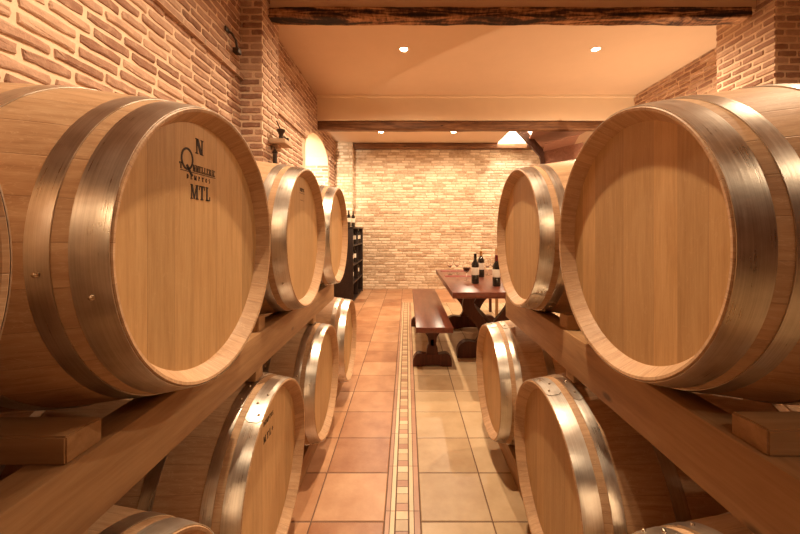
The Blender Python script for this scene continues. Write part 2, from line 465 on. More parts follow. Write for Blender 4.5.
quad(bm, [(SX0,6.3,zt),(SX0,YB,zt),(SX1,YB,zt),(SX1,6.3,zt)])
structure('wall_stairwell', bm, M_WHITE)
bm = B(); box(bm, XL-.05, XR+.05, 3.42, 3.60, H+2.155, CEIL+.02, 0.004); structure('trim_7', bm, M_PLASTER)
bm = B(); box(bm, XL-.05, XR+.05, 6.0, 6.3, Z3-.004, CEIL+.02, 0.004); structure('trim_8', bm, M_PLASTERB)
bm = B(); box(bm, XL-.05, XR+.05, 5.955, 6.0, CEIL-.035, CEIL+.01, 0.003); structure('trim_9', bm, M_PLASTERB)

def rough_beam(name, x0, x1, y0, y1, z0, z1, amp, mat, label, seed, dx=.045, rnd=.03):
    bm = B(); R = random.Random(seed)
    n = int((x1-x0)/dx); m = 20
    from mathutils import noise as NZ
    rings = []
    cy, cz, hy, hz = (y0+y1)/2, (z0+z1)/2, (y1-y0)/2, (z1-z0)/2
    for i in range(n+1):
        x = x0+(x1-x0)*i/n; ring = []
        for k in range(m):
            a = 2*PI*k/m
            c, s = math.cos(a), math.sin(a)
            e = 0.30
            py = abs(c)**e*(1 if c > 0 else -1)*hy; pz = abs(s)**e*(1 if s > 0 else -1)*hz
            q = NZ.noise(Vector((x*2.1, py*9+seed, pz*9))) * amp + NZ.noise(Vector((x*9, py*16+seed, pz*16)))*amp*.5
            if pz > hz*.9: q = min(q, 0)
            ring.append(bm.verts.new((x, cy+py*(1-.0)+c*q, cz+pz+s*(q-amp*.6 if s < 0 else min(q, 0)))))
        rings.append(ring)
    for A, C in zip(rings, rings[1:]):
        for k in range(m): bm.faces.new([A[k], A[(k+1)%m], C[(k+1)%m], C[k]])
    bm.faces.new(rings[0][::-1]); bm.faces.new(rings[-1])
    bmesh.ops.recalc_face_normals(bm, faces=bm.faces[:])
    o = obj(name, bm, mat, None, 35)
    return tag(o, label, 'ceiling beam')
rough_beam('ceiling_beam', -1.35, 3.33, 3.38, 3.53, H+2.05, H+2.165, .012, M_BEAM, 'rough-hewn knotty brown log beam nearest the camera, above the ceiling spotlights', 4)
rough_beam('ceiling_beam', XL+.01, XR-.02, 6.03, 6.18, H+1.725, Z3-.004, .008, M_OLDBEAM, 'dark timber beam under the cream plaster downstand in mid room', 9)
rough_beam('ceiling_beam', -1.14, 3.2, 7.56, 7.69, H+1.755, Z3-.005, .008, M_OLDBEAM, 'thin dark timber beam along the top of the far brick wall', 14)

# floor ---------------------------------------------------------------
bm = B()
quad(bm, [(XL-T,YN,0),(XR,YN,0),(XR,YB,0),(XL-T,YB,0)])
s0, s1, R0, RS, YS = -0.1005, 0.061, 1.558, 0.314, 6.3
ty0 = R0 - RS*14
def tiles(x0, x1, tw, y0, y1, mi, seed, rev=False):
    """tiles laid from the strip outwards"""
    rnd = random.Random(seed); g = 0.0028
    ly = bm.faces.layers.float.get('tone') or bm.faces.layers.float.new('tone')
    y = y0
    while y < y1-.01:
        yb = min(y+RS, y1); x = x1 if rev else x0
        while (x > x0+.01) if rev else (x < x1-.01):
            xa, xb = (max(x-tw, x0), x) if rev else (x, min(x+tw, x1))
            x = xa if rev else xb
            if xb-xa < .02 or yb-y < .02: continue
            A = [(xa+g, y+g), (xb-g, y+g), (xb-g, yb-g), (xa+g, yb-g)]
            e = 0.003
            I = [(xa+g+e, y+g+e), (xb-g-e, y+g+e), (xb-g-e, yb-g-e), (xa+g+e, yb-g-e)]
            o = [bm.verts.new((p, q, 0.0004)) for p, q in A]
            tl = [rnd.uniform(-.0003, .0003) for _ in range(2)]
            i = [bm.verts.new((p, q, 0.0026)) for p, q in I]
            t = rnd.random()
            for f in [bm.faces.new([o[k], o[(k+1)%4], i[(k+1)%4], i[k]]) for k in range(4)] + [bm.faces.new(i)]:
                f.material_index = mi; f[ly] = t
        y = yb
ns = int((YS-ty0)/RS)
ye = ty0 + RS*ns
tiles(XL-T, s0, 0.327, ty0, ye, 1, 41, True)
tiles(s1, XR, 0.321, ty0, ye, 2, 42)
tiles(XL-T, s0, 0.327, ye, YB, 1, 43, True)
tiles(s0, XR, 0.327, ye, YB, 1, 44)
ly = bm.faces.layers.float.get('tone')
def chip(xa, xb, ya, yb, mi):
    g = 0.0014
    f = quad(bm, [(xa+g,ya+g,.002),(xb-g,ya+g,.002),(xb-g,yb-g,.002),(xa+g,yb-g,.002)], mi); f[ly] = random.random()
SEG = 0.3075; y = 1.617 - SEG*14
while y < ye-.01:
    yb = min(y+SEG, ye)
    chip(s0+.002, -0.0775, y, yb, 3); chip(-0.0765, -0.0545, y, yb, 4)
    chip(0.0095, 0.0315, y, yb, 4); chip(0.0325, s1-.002, y, yb, 3)
    q = y
    for w, m in ((.046, 3), (.060, 5), (.047, 4), (.046, 3), (.060, 5), (.0485, 4)):
        if q+w <= ye+.01: chip(-0.0505, 0.0055, q, q+w, m)
        q += w
    y = yb
structure('floor', bm, [M_GROUT, M_TERRA, M_BEIGE, M_PINK, M_CREAM, M_TAN])

# ------------------------------------------------------------------ barrel
BL, BR, BC = 0.93, 0.35, 0.300
def rad(d): return BR-(BR-BC)*((BL/2-d)/(BL/2))**2
def stave_mesh():
    bm = B()
    prof = []
    rin, dep = 0.272, 0.036
    prof += [(rin-.004, -dep-.012), (rin, -dep), (rin+.006, -0.026), (BC-.0075, -0.0015), (BC-.002, 0.0)]
    n = 26
    for i in range(n+1):
        d = BL*i/n
        prof.append((rad(d), -d if 0 < i < n else (-.002 if i == 0 else -BL+.002)))
    prof += [(BC-.002, -BL), (BC-.011, -BL+.001), (rin+.002, -BL+.018), (rin, -BL+dep), (rin-.004, -BL+dep+.012)]
    return lathe(bm, prof, 120, 'X')
def head_mesh(x, sgn):
    bm = B()
    prof = [(0, x), (0.12, x), (0.24, x), (0.2735, x), (0.2735, x-sgn*.02), (0, x-sgn*.02)]
    return lathe(bm, prof, 96, 'X')
def hoop_mesh(d0, d1, lap=0.0):
    bm = B(); n = 120; t = 0.0022
    rr = [(rad(d0)+.0006, -d0), (rad(d0)+t, -d0), (rad((d0+d1)/2)+t+.0004, -(d0+d1)/2), (rad(d1)+t, -d1), (rad(d1)+.0006, -d1)]
    lathe(bm, rr, n, 'X')
    # riveted overlap plate
    m = 14; span = 0.42
    rows = []
    for i in range(m+1):
        a = lap - span/2 + span*i/m
        e = .0035*math.sin(PI*min(1, max(0, i/m)))  # rounded plate ends
        k = .012*(1 if i in (0, m) else .003 if i in (1, m-1) else 0)
        row = []
        for d, o in ((d0+k, t-.0005), (d0+k, t*2), (d1-k, t*2), (d1-k, t-.0005)):
            R = rad(d)+o; row.append(bm.verts.new((-d, R*math.cos(a), R*math.sin(a))))
        rows.append(row)
    for A, C in zip(rows, rows[1:]):
        for j in range(3): bm.faces.new([A[j], A[j+1], C[j+1], C[j]])
    bm.faces.new(rows[0]); bm.faces.new(rows[-1][::-1])
    bmesh.ops.recalc_face_normals(bm, faces=bm.faces[:])
    return bm
def rivet_mesh(d, a, r=0.0040, k=1):
    bm = B()
    R = rad(d)+.0046
    M = Matrix.Translation((-d, R*math.cos(a), R*math.sin(a))) @ Matrix.Rotation(a-PI/2, 4, 'X')
    lathe(bm, [(r, -.002), (r, .0008), (r*.75, .0028), (r*.35, .0038), (0, .0040)], 12)
    bmesh.ops.transform(bm, matrix=M, verts=bm.verts[:])
    return bm
HOOPS = [('head_hoop', 0.002, 0.052), ('quarter_hoop', 0.075, 0.106), ('bilge_hoop', 0.228, 0.264),
         ('bilge_hoop', BL-.264, BL-.228), ('quarter_hoop', BL-.106, BL-.075), ('head_hoop', BL-.052, BL-.002)]
PROTO = []
def make_barrel():
    root = empty('wine_barrel', (0,0,0))
    ctr = (0,0,BR)
    obj('staves', stave_mesh(), M_STAVE, root, 30, ctr)
    obj('barrel_head', head_mesh(-.036, 1), M_HEAD, root, 30, ctr)
    obj('barrel_head', head_mesh(-BL+.036, -1), M_HEAD, root, 30, ctr)
    for nm, a, b in HOOPS:
        h = obj(nm, hoop_mesh(a, b, PI/2), M_HOOP, root, 30, ctr)
        mid = (a+b)/2
        if nm == 'head_hoop': spots = [(mid-.010, PI/2-.13), (mid+.008, PI/2), (mid-.010, PI/2+.13), (mid, PI*.02)]
        else: spots = [(mid, PI/2-.10), (mid, PI/2+.10), (mid, PI*.02)]
        for d, an in spots: obj('rivet', rivet_mesh(d, an), M_RIVET, h, 40)
    return root
proto = make_barrel()
def copy_tree(o, parent=None):
    c = o.copy(); COL.objects.link(c)
    if parent is not None: c.parent = parent
    for ch in kids(o): copy_tree(ch, c)
    return c
def kids(o): return [k for k in ALL if k.parent == o]
ALL = list(bpy.data.objects)
first = [True]
def place_barrel(x, y, zrel, side, label, group, roll, hroll=0.0):
    global ALL
    if first[0]: o = proto; first[0] = False
    else:
        ALL = [k for k in PTREE]; o = copy_tree(proto)
    o.location = (x, y, H+zrel-BR); o.rotation_euler = (0, 0, 0 if side < 0 else PI)
    tag(o, label, 'barrel', group)
    i = 0
    for k in (q for q in bpy.data.objects if q.parent == o):
        if k.name.startswith('staves'): k.rotation_euler = (roll*1.7, 0, 0)
        elif 'hoop' in k.name: k.rotation_euler = (roll + (.12*((i*7)%5-2) if i else 0), 0, 0); i += 1
        else: k.rotation_euler = (hroll, 0, 0)
    return o
PTREE = [k for k in ALL if k == proto or k.parent == proto or (k.parent and k.parent.parent == proto)]
GU, GL = 'wine barrels lying on the upper rack beams', 'wine barrels lying on the lower rack rails'
UL = [(0.083, 'oak barrel cut off by the left picture edge, only a sliver of rim showing', 3.3),
      (0.813, 'large oak barrel at left front with black TONNELLERIE and MTL stamps on its head', 3.05),
      (1.56, 'second upper barrel on the left, behind the big stamped one, faint stamp on its head', 3.4),
      (2.262, 'farthest upper barrel on the left, beside the dark bottle shelf', 2.8)]
barrels = {}
for i, (y, lab, roll) in enumerate(UL):
    barrels['UL%d' % i] = place_barrel(-.4326, y, -.034, -1, lab, GU, roll)
LLw = [(0.55, -.445, 'oak barrel low at bottom left, only its hooped top in view under the beam', .15),
       (1.25, -.451, 'lower left oak barrel with small MTL+ stamp and bright hoop', .12),
       (2.0, -.448, 'middle lower barrel on the left, second along the terracotta tiles', 2.5),
       (2.74, -.438, 'farthest lower barrel on the left, beyond the end of the beam', 1.9)]
for i, (y, x, lab, roll) in enumerate(LLw):
    barrels['LL%d' % i] = place_barrel(x, y, -.856, -1, lab, GL, roll)
UR = [(0.821, 'large unstamped oak barrel at right front with broad shining steel hoop', 1.57),
      (1.565, 'upper barrel on the right beside the dining table, behind the largest one', 3.5)]
for i, (y, lab, roll) in enumerate(UR):
    barrels['UR%d' % i] = place_barrel(.487 if i == 0 else .478, y, -.028 if i == 0 else -.033, 1, lab, GU, roll)
LRw = [(0.52, .465, 'oak barrel low at bottom right, only its hooped top in view under the beam', .3),
       (1.225, .466, 'lower right oak barrel nearest the front with riveted hoop joint at its top', -.22),
       (2.0, .455, 'small-looking lower barrel on the right in front of the table trestle', -.15)]
for i, (y, x, lab, roll) in enumerate(LRw):
    barrels['LR%d' % i] = place_barrel(x, y, -.853, 1, lab, GL, roll)

# ------------------------------------------------------------------ stamps (slab-serif letters)
def seg(x0, y0, x1, y1): return [(x0,y0),(x1,y0),(x1,y1),(x0,y1)]
def arc(cx, cy, ro_x, ro_y, ri_x, ri_y, a0, a1, n=10):
    out = []
    for i in range(n):
        p, q = a0+(a1-a0)*i/n, a0+(a1-a0)*(i+1)/n
        out.append([(cx+ro_x*math.cos(p), cy+ro_y*math.sin(p)), (cx+ro_x*math.cos(q), cy+ro_y*math.sin(q)),
                    (cx+ri_x*math.cos(q), cy+ri_y*math.sin(q)), (cx+ri_x*math.cos(p), cy+ri_y*math.sin(p))])
    return out
def stem(x, w=.2, sf=.09, h=.07): return [seg(x,0,x+w,1), seg(x-sf,0,x+w+sf,h), seg(x-sf,1-h,x+w+sf,1)]
GLY = {
 'N': (.9, stem(.12,.12)+stem(.70,.12)+[[(.08,1),(.36,1),(.82,0),(.54,0)]]),
 'M': (1.1, stem(.1,.1)+stem(.82,.2)+[[(.08,1),(.30,1),(.58,.1),(.46,.0)],[(.82,1),(.90,.9),(.58,.0),(.48,.1)]]),
 'T': (.85, [seg(.32,0,.54,1), seg(.22,0,.64,.07), seg(.03,.92,.83,1), seg(.03,.7,.10,1), seg(.76,.7,.83,1)]),
 'L': (.75, stem(.12)+[seg(.12,0,.70,.08), seg(.63,0,.70,.32)]),
 'E': (.75, stem(.12)+[seg(.12,0,.68,.08), seg(.12,.92,.68,1), seg(.12,.46,.52,.54), seg(.61,0,.68,.28), seg(.61,.72,.68,1)]),
 'I': (.42, stem(.12)),
 'R': (.85, stem(.12)+arc(.34,.74,.34,.26,.18,.18,-PI/2,PI/2)+[[(.36,.5),(.56,.5),(.84,0),(.62,0)]]),
 'P': (.80, stem(.12)+arc(.34,.72,.38,.28,.2,.2,-PI/2,PI/2)),
 'D': (.85, stem(.12)+arc(.30,.5,.50,.5,.30,.42,-PI/2,PI/2)),
 'O': (.90, arc(.45,.5,.40,.5,.22,.42,0,2*PI,20)),
 'S': (.70, arc(.35,.74,.30,.26,.14,.18,PI*.15,PI*1.5)+arc(.35,.26,.30,.26,.14,.18,-PI*.85,PI*.5)),
 '+': (.70, [seg(.29,.2,.41,.8), seg(.05,.44,.65,.56)]),
}
def text_bm(bm, txt, cx, cz, h, width=None, x=0, sgn=1, gap=.12, thick=.0007, tilt=0):
    tot = sum(GLY[c][0]+gap for c in txt)-gap
    k = (width/(tot*h)) if width else 1
    u = 0
    for ch in txt:
        adv, polys = GLY[ch]
        for p in polys:
            P = [(cx + sgn*((u+q[0])-tot/2)*h*k, cz + (q[1]-.5)*h) for q in p]
            a = [bm.verts.new((x, q[0], q[1])) for q in P]
            b = [bm.verts.new((x+thick, q[0], q[1])) for q in P]
            bm.faces.new(b)
            for i in range(len(a)): bm.faces.new([a[i], a[(i+1)%len(a)], b[(i+1)%len(a)], b[i]])
        u += adv+gap
def polys_bm(bm, polys, x, thick=.0007):
    for P in polys:
        a = [bm.verts.new((x, q[0], q[1])) for q in P]
        b = [bm.verts.new((x+thick, q[0], q[1])) for q in P]
        bm.faces.new(b)
        for i in range(len(a)): bm.faces.new([a[i], a[(i+1)%len(a)], b[(i+1)%len(a)], b[i]])
def stamp(barrel, name, build, label=None):
    hd = [k for k in bpy.data.objects if k.parent == barrel and k.name.startswith('barrel_head')][0]
    bm = B(); build(bm); bmesh.ops.recalc_face_normals(bm, faces=bm.faces[:])
    o = obj(name, bm, M_INK, hd)
    if label: o['label'] = label
XH = -.0358
stamp(barrels['UL1'], 'stamped_letter', lambda b: text_bm(b, 'N', -.024, .221, .034, x=XH), 'black stamped letter N')
def logo(b):
    polys_bm(b, arc(-.067, .186, .021, .024, .0165, .0195, 0, 2*PI, 32), XH)
    polys_bm(b, [[(-.072,.172),(-.066,.175),(-.046,.152),(-.052,.150)]], XH)
    text_bm(b, 'T', -.088, .169, .013, x=XH)
    text_bm(b, 'NNELLERIE', -.004, .170, .015, width=.088, x=XH)
    polys_bm(b, [seg(-.090, .1590, .042, .1603)], XH)
    text_bm(b, 'DEMPTOS', -.025, .149, .0100, width=.088, x=XH, gap=.9)
stamp(barrels['UL1'], 'stamped_logo', logo, 'black stamped ring logo with TONNELLERIE DEMPTOS lettering')
stamp(barrels['UL1'], 'stamped_letters', lambda b: text_bm(b, 'MTL', -.018, .118, .032, width=.076, x=XH), 'black stamped letters MTL')
def faint(b):
    text_bm(b, 'DEMPTOS', 0, .212, .016, width=.06, x=XH, gap=.5)
    polys_bm(b, [seg(-.035, .196, .035, .1975), seg(-.03, .165, .03, .1662)], XH)
stamp(barrels['UL2'], 'stamped_mark', faint)
stamp(barrels['LL1'], 'stamped_letters', lambda b: text_bm(b, 'DEMPTOS', -.02, .195, .016, width=.085, x=XH, gap=.3))
stamp(barrels['LL1'], 'stamped_letters', lambda b: text_bm(b, 'MTL+', -.02, .14, .024, width=.085, x=XH, gap=.35))

# ------------------------------------------------------------------ racks
def rack(side, xb, zt, zb, y1, xr, zr, y1r, lows, word):
    def bb(nm, x0, x1, y0, y1_, z0, z1, lab, cat, group=None, mat=M_PINE):
        bm = B(); box(bm, -(x1-x0)/2, (x1-x0)/2, (y0-y1_)/2, (y1_-y0)/2, 0, z1-z0, .003)
        o = obj(nm, bm, mat, None, 30); o.location = (side*(x0+x1)/2, (y0+y1_)/2, z0); tag(o, lab, cat, group)
    y0 = -.9
    bb('rack_beam', xb, xb+.072, y0, y1, H+zb, H+zt, 'long pale pine beam on the %s carrying the upper barrels along the aisle' % word, 'beam')
    bb('rack_beam', xb+.58, xb+.652, y0, y1, H+zb, H+zt, 'rear pine beam under the back ends of the upper %s barrels' % word, 'beam')
    bb('floor_rail', xr, xr+.07, y0, y1r, 0.003, H+zr, 'low pine rail on the floor under the fronts of the lower %s barrels' % word, 'rail')
    bb('floor_rail', xr+.60, xr+.67, y0, y1r, 0.003, H+zr, 'low pine rail on the floor under the backs of the lower %s barrels' % word, 'rail')
    for k, (y, xo, zc) in enumerate(lows):
        for q, xx in enumerate((xb+.012, xb+.592)):
            d = xx+.03-xo
            zt_ = H+zc+rad(d)+.0055
            if H+zb-zt_ > .004 and y < y1:
                bb('packing_block', xx, xx+.045, y-.03, y+.03, zt_, H+zb, 'small pine packing piece between the %s beam and %s, %s end' % (word, ('the nearest lower barrel', 'the second lower barrel', 'the third lower barrel')[k], ('aisle', 'wall')[q]), 'block', None, M_PINEX)
rack(-1, .515, -.361, -.484, 2.47, .537, -1.184, 3.12, [(y, -x, -.856) for y, x, _, _ in LLw[:3]], 'left')
rack(1, .556, -.356, -.488, 1.975, .553, -1.181, 2.40, [(y, x, -.853) for y, x, _, _ in LRw[:2]], 'right')
def chock(side, x0, x1, y0, y1, z0, h, label):
    bm = B()
    L = x1-x0; D = y1-y0
    prism(bm, [(0,0),(D,0),(D,h*.93),(D*.5,h),(0,h)], (L,0,0), (-L/2, -D/2, 0), (0,1,0), (0,0,1))
    bmesh.ops.bevel(bm, geom=bm.edges[:], offset=.0025, segments=2, affect='EDGES')
    o = obj('wooden_chock', bm, M_PINEX, None, 30); o.location = (side*(x0+x1)/2, (y0+y1)/2, z0)
    tag(o, label, 'wooden chock', 'chocks wedged between the upper barrels')
chock(-1, .522, 1.16, .535, .600, H-.3605, .044, 'pine block on the left beam under the big stamped barrel, at the left picture edge')
chock(-1, .525, 1.16, 1.235, 1.295, H-.3605, .052, 'pine block peeping out between the first and second upper left barrels')
chock(1, .566, 1.20, .548, .612, H-.3555, .042, 'pine block on the right beam near the right picture edge')
chock(1, .566, 1.20, 1.240, 1.298, H-.3555, .052, 'pine block behind the largest right barrel, beside the next barrel')

# ------------------------------------------------------------------ table, benches, chair
TZ = H-.54
def spl(pts, n=6):
    out = []
    m = len(pts)
    for i in range(m):
        p0, p1, p2, p3 = [Vector(pts[(i+k-1) % m]) for k in range(4)]
        for j in range(n):
            t = j/n
            out.append(tuple(0.5*((2*p1)+(-p0+p2)*t+(2*p0-5*p1+4*p2-p3)*t*t+(-p0+3*p1-3*p2+p3)*t**3)))
    return out
def foot_outline(hw, h):
    return ([(-hw,0),(-hw,h*.35)] + [(-hw+hw*.32*(1-math.cos(a)), h*.35+h*.65*math.sin(a)) for a in (.4,.8,1.2,1.57)] +
            [(-hw*.35,h*.92),(hw*.35,h*.92)] + [(hw-hw*.32*(1-math.cos(a)), h*.35+h*.65*math.sin(a)) for a in (1.57,1.2,.8,.4)] +
            [(hw,h*.35),(hw,0),(hw*.55,0),(hw*.3,h*.10),(0,h*.13),(-hw*.3,h*.10),(-hw*.55,0)])
def bench(x, y, L, W, hgt, label):
    root = empty('bench', (x, y, 0.0026), 0, label, 'bench')
    bm = B(); box(bm, -W/2, W/2, -L/2, L/2, hgt-.05, hgt, .005); obj('seat', bm, M_TABLE, root, 30)
    for s in (-1, 1):
        yy = s*(L/2-.32)
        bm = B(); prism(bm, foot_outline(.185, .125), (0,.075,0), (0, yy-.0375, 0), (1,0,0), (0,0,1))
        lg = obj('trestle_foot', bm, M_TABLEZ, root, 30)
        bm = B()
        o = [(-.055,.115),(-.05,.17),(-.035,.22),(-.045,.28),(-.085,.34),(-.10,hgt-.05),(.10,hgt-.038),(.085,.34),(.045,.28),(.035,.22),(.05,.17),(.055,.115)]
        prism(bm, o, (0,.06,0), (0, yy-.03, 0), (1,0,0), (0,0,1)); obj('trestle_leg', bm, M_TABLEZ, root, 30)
    bm = B(); box(bm, -.02, .02, -(L/2-.29), (L/2-.29), .19, .26, .004); obj('stretcher', bm, M_TABLEZ, root, 30)
bench(.241, 4.05, 2.02, .325, .45, 'long dark reddish-brown wooden bench at the aisle side of the table')
def table():
    x, y, L, W = .85, 3.92, 1.78, .91
    root = empty('trestle_table', (x, y, 0.0026), 0, 'dark reddish-brown wooden trestle table set with wine bottles and glasses', 'table')
    z = TZ-.0026
    bm = B(); box(bm, -W/2, W/2, -L/2, L/2, z-.055, z, .006); obj('tabletop', bm, M_TABLE, root, 30)
    for s in (-1, 1):
        yy = -.33 if s < 0 else .72
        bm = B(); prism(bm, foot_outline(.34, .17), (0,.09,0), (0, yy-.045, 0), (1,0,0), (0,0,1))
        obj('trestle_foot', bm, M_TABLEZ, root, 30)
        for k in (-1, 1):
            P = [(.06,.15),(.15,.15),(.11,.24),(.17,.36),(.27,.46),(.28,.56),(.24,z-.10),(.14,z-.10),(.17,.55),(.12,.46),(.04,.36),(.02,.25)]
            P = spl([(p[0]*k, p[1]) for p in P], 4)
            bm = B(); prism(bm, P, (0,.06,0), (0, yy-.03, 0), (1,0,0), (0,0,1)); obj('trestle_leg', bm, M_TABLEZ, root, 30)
        bm = B(); box(bm, -.36, .36, yy-.045, yy+.045, z-.115, z-.055, .006); obj('top_rail', bm, M_TABLEZ, root, 30)
    bm = B(); box(bm, -.05, .05, -.32, .71, .22, .33, .006); obj('stretcher', bm, M_TABLEZ, root, 30)
table()
def chair(x, y):
    root = empty('dining_chair', (x, y, 0.0026), 0, 'dark wooden chair behind the far end of the table, mostly hidden by a barrel', 'chair')
    w, d, hs = .46, .44, .45
    bm = B(); box(bm, -w/2, w/2, -d/2, d/2, hs-.035, hs, .006); obj('seat', bm, M_TABLE, root, 30)
    for sx in (-1, 1):
        bm = B(); box(bm, sx*(w/2-.02)-.02, sx*(w/2-.02)+.02, -d/2, -d/2+.04, 0, 1.03, .004); obj('back_post', bm, M_PINE, root, 30)
        bm = B(); box(bm, sx*(w/2-.02)-.02, sx*(w/2-.02)+.02, d/2-.04, d/2, 0, hs-.035, .004); obj('leg', bm, M_TABLEZ, root, 30)
    bm = B(); box(bm, -w/2+.04, w/2-.04, -d/2+.008, -d/2+.032, .70, 1.0, .004); obj('backrest', bm, M_PINE, root, 30)
chair(1.53, 5.35)

# bottles
def bottle_parts(root, caps):
    bm = B()
    lathe(bm, [(0,.0),(.030,.0),(.0375,.004),(.0375,.185),(.034,.205),(.020,.228),(.0145,.243),(.0138,.285),(.0152,.287),(.0152,.297),(.0125,.300),(0,.300)], 24)
    obj('bottle_body', bm, M_BOTTLE, root, 40)
    bm = B(); n = 24
    lathe(bm, [(.0378,.088),(.0381,.089),(.0381,.163),(.0378,.164)], n)
    obj('label', bm, M_LABEL, root, 40)
    bm = B(); lathe(bm, [(.0149,.240),(.0151,.242),(.0146,.285),(.0158,.287),(.0158,.2985),(.013,.3012),(0,.3012)], 20)
    obj('capsule', bm, caps, root, 40)
bp = {}
def bottle(kind, x, y, z, label, group):
    nm = 'wine_bottle'
    if kind not in bp:
        r = empty(nm, (x, y, z)); bottle_parts(r, {'dark': M_BOTTLE, 'gold': M_GOLD, 'red': M_CAPS}[kind])
        bp[kind] = (r, [k for k in bpy.data.objects if k.parent == r])
    else:
        r0, ch = bp[kind]; r = r0.copy(); COL.objects.link(r)
        for k in ch:
            c = k.copy(); COL.objects.link(c); c.parent = r
    r.location = (x, y, z); r.rotation_euler = (0, 0, random.uniform(0, 6))
    tag(r, label, 'wine bottle', group)
    return r
GT = 'wine bottles standing on the table'
bottle('dark', .690, 3.54, TZ+.0002, 'dark wine bottle with white label nearest the left table edge', GT)
bottle('gold', .850, 4.02, TZ+.0002, 'wine bottle with gold neck foil, the middle one on the table', GT)
bottle('red', .862, 3.37, TZ+.0002, 'wine bottle with white label partly hidden by the right barrel rim', GT)
# wine glasses
def wineglass(x, y, wine, label, first={}):
    if not first:
        r = empty('wine_glass', (x, y, TZ))
        bm = B()
        lathe(bm, [(0,.0),(.034,.0),(.034,.002),(.006,.006),(.0038,.012),(.0038,.080),(.010,.090),(.030,.108),(.041,.135),(.040,.165),(.032,.205),
                   (.0308,.205),(.0385,.165),(.0395,.135),(.029,.110),(.010,.093),(0,.091)], 28)
        obj('glass_bowl_and_stem', bm, M_GLASS, r, 60)
        first['r'] = r; first['c'] = [k for k in bpy.data.objects if k.parent == r]
    else:
        r = first['r'].copy(); COL.objects.link(r); r.location = (x, y, TZ+.0002)
        for k in first['c']:
            c = k.copy(); COL.objects.link(c); c.parent = r
    if wine:
        bm = B(); lathe(bm, [(0,.0915),(.010,.0938),(.0285,.1108),(.0382,.134),(.0375,.143),(0,.143)], 24)
        obj('red_wine', bm, M_WINE, r, 50)
    tag(r, label, 'wine glass', 'wine glasses on the table')
wineglass(.520, 4.24, False, 'empty wine glass nearest the far left corner of the table')
wineglass(.615, 4.31, False, 'empty wine glass just right of the far left one')
wineglass(.632, 3.72, True, 'wine glass holding red wine, left of the dark bottle')
wineglass(.965, 4.20, False, 'empty wine glass right of the gold-topped bottle')
wineglass(1.05, 4.26, False, 'rightmost empty wine glass beside the barrel rim')
for (x, y, lab) in ((.60, 4.60, 'dark red paper mat at the far left end of the table'), (.60, 4.08, 'dark red paper mat in front of the empty glasses')):
    bm = B(); box(bm, -.16, .16, -.06, .06, 0, .002, 0)
    o = obj('placemat', bm, M_MAT); o.location = (x, y, TZ+.0002); tag(o, lab, 'placemat', 'paper mats on the table')

# wine shelf
def shelf():
    x0, x1, y0, y1, top = -1.42, -.94, 6.10, 7.46, 1.352
    root = empty('wine_shelf', ((x0+x1)/2, (y0+y1)/2, 0.0026), 0, 'black wooden wine shelf against the left wall at the far end', 'shelf')
    cx, cy = (x0+x1)/2, (y0+y1)/2
    def bb(nm, a, b, c, d, e, f):
        bm = B(); box(bm, a-cx, b-cx, c-cy, d-cy, e, f, .002); obj(nm, bm, M_BLACKWOOD, root, 30)
    bb('side_panel', x0, x1, y0, y0+.025, 0, top-.028); bb('side_panel', x0, x1, y1-.025, y1, 0, top-.028)
    bb('divider', x0+.015, x1-.01, cy-.01, cy+.01, .055, top-.028)
    bb('back_panel', x0, x0+.015, y0+.025, y1-.025, 0, top-.028)
    bb('top_panel', x0, x1+.012, y0-.01, y1+.01, top-.028, top)
    for z in (.03, .34, .657, 1.005): bb('shelf_board', x0+.015, x1-.004, y0+.025, y1-.025, z, z+.022)
shelf()
GS = 'wine bottles standing in the black shelf'
for y, z, w in ((6.44, 1.0296, 'top shelf of the black rack, nearest of the four'), (6.79, 1.0296, 'top shelf of the black rack, second of the four'),
                (7.16, 1.0296, 'top shelf of the black rack, third of the four'), (7.38, 1.0296, 'top shelf of the black rack, farthest of the four'),
                (6.44, .6816, 'second shelf of the black rack, left one'), (6.76, .6816, 'second shelf of the black rack, right one'),
                (6.44, .3646, 'third shelf of the black rack, left one'), (7.2, .3646, 'third shelf of the black rack, right one')):
    bottle('dark', -1.02, y, z, 'white-labelled bottle on the '+w, GS)
for y, x, lab in ((6.36, -1.06, 'white-labelled bottle standing on top of the black rack, left one'), (6.62, -1.02, 'white-labelled bottle standing on top of the black rack, right one')):
    bottle('dark', x, y, 1.3548, lab, 'bottles on top of the black shelf')

# wall items ------------------------------------------------------------
bm = B(); box(bm, 0, .155, -.12, .12, -.022, .022, .006); box(bm, 0, .06, -.05, .05, -.075, -.022, .006)
o = obj('wall_bracket', bm, M_STONE, None, 30); o.location = (-1.333, 3.50, H+.865); tag(o, 'small stone bracket shelf on the left brick pier', 'shelf')
r = empty('iron_ornament', (-1.26, 3.50, H+.8872), 0, 'dark wrought iron ornament standing on the small bracket shelf', 'ornament')
bm = B(); lathe(bm, [(0,0),(.045,0),(.045,.012),(.022,.03),(.020,.07),(.038,.095),(.042,.115),(.015,.125),(0,.125)], 16); obj('body', bm, M_IRON, r, 40)
bm = B(); tube(bm, [(0,0,.06),(.02,.05,.055),(.03,.09,.03)], .008); box(bm, .012, .050, .068, .105, .008, .055, .006); obj('crank', bm, M_IRON, r, 40)
bm = B(); tube(bm, [(0,-.01,.11),(-.005,-.06,.15),(-.01,-.09,.175)], .006); obj('handle', bm, M_IRON, r, 40)
r = empty('hanging_lantern', (-1.29, 3.42, H+.60), 0, 'slim dark iron lantern hanging below the bracket shelf', 'lantern')
bm = B(); lathe(bm, [(0,0),(.026,0),(.026,.014),(.020,.018),(.020,.150),(.030,.155),(.008,.190),(0,.192)], 12); obj('body', bm, M_IRON, r, 40)
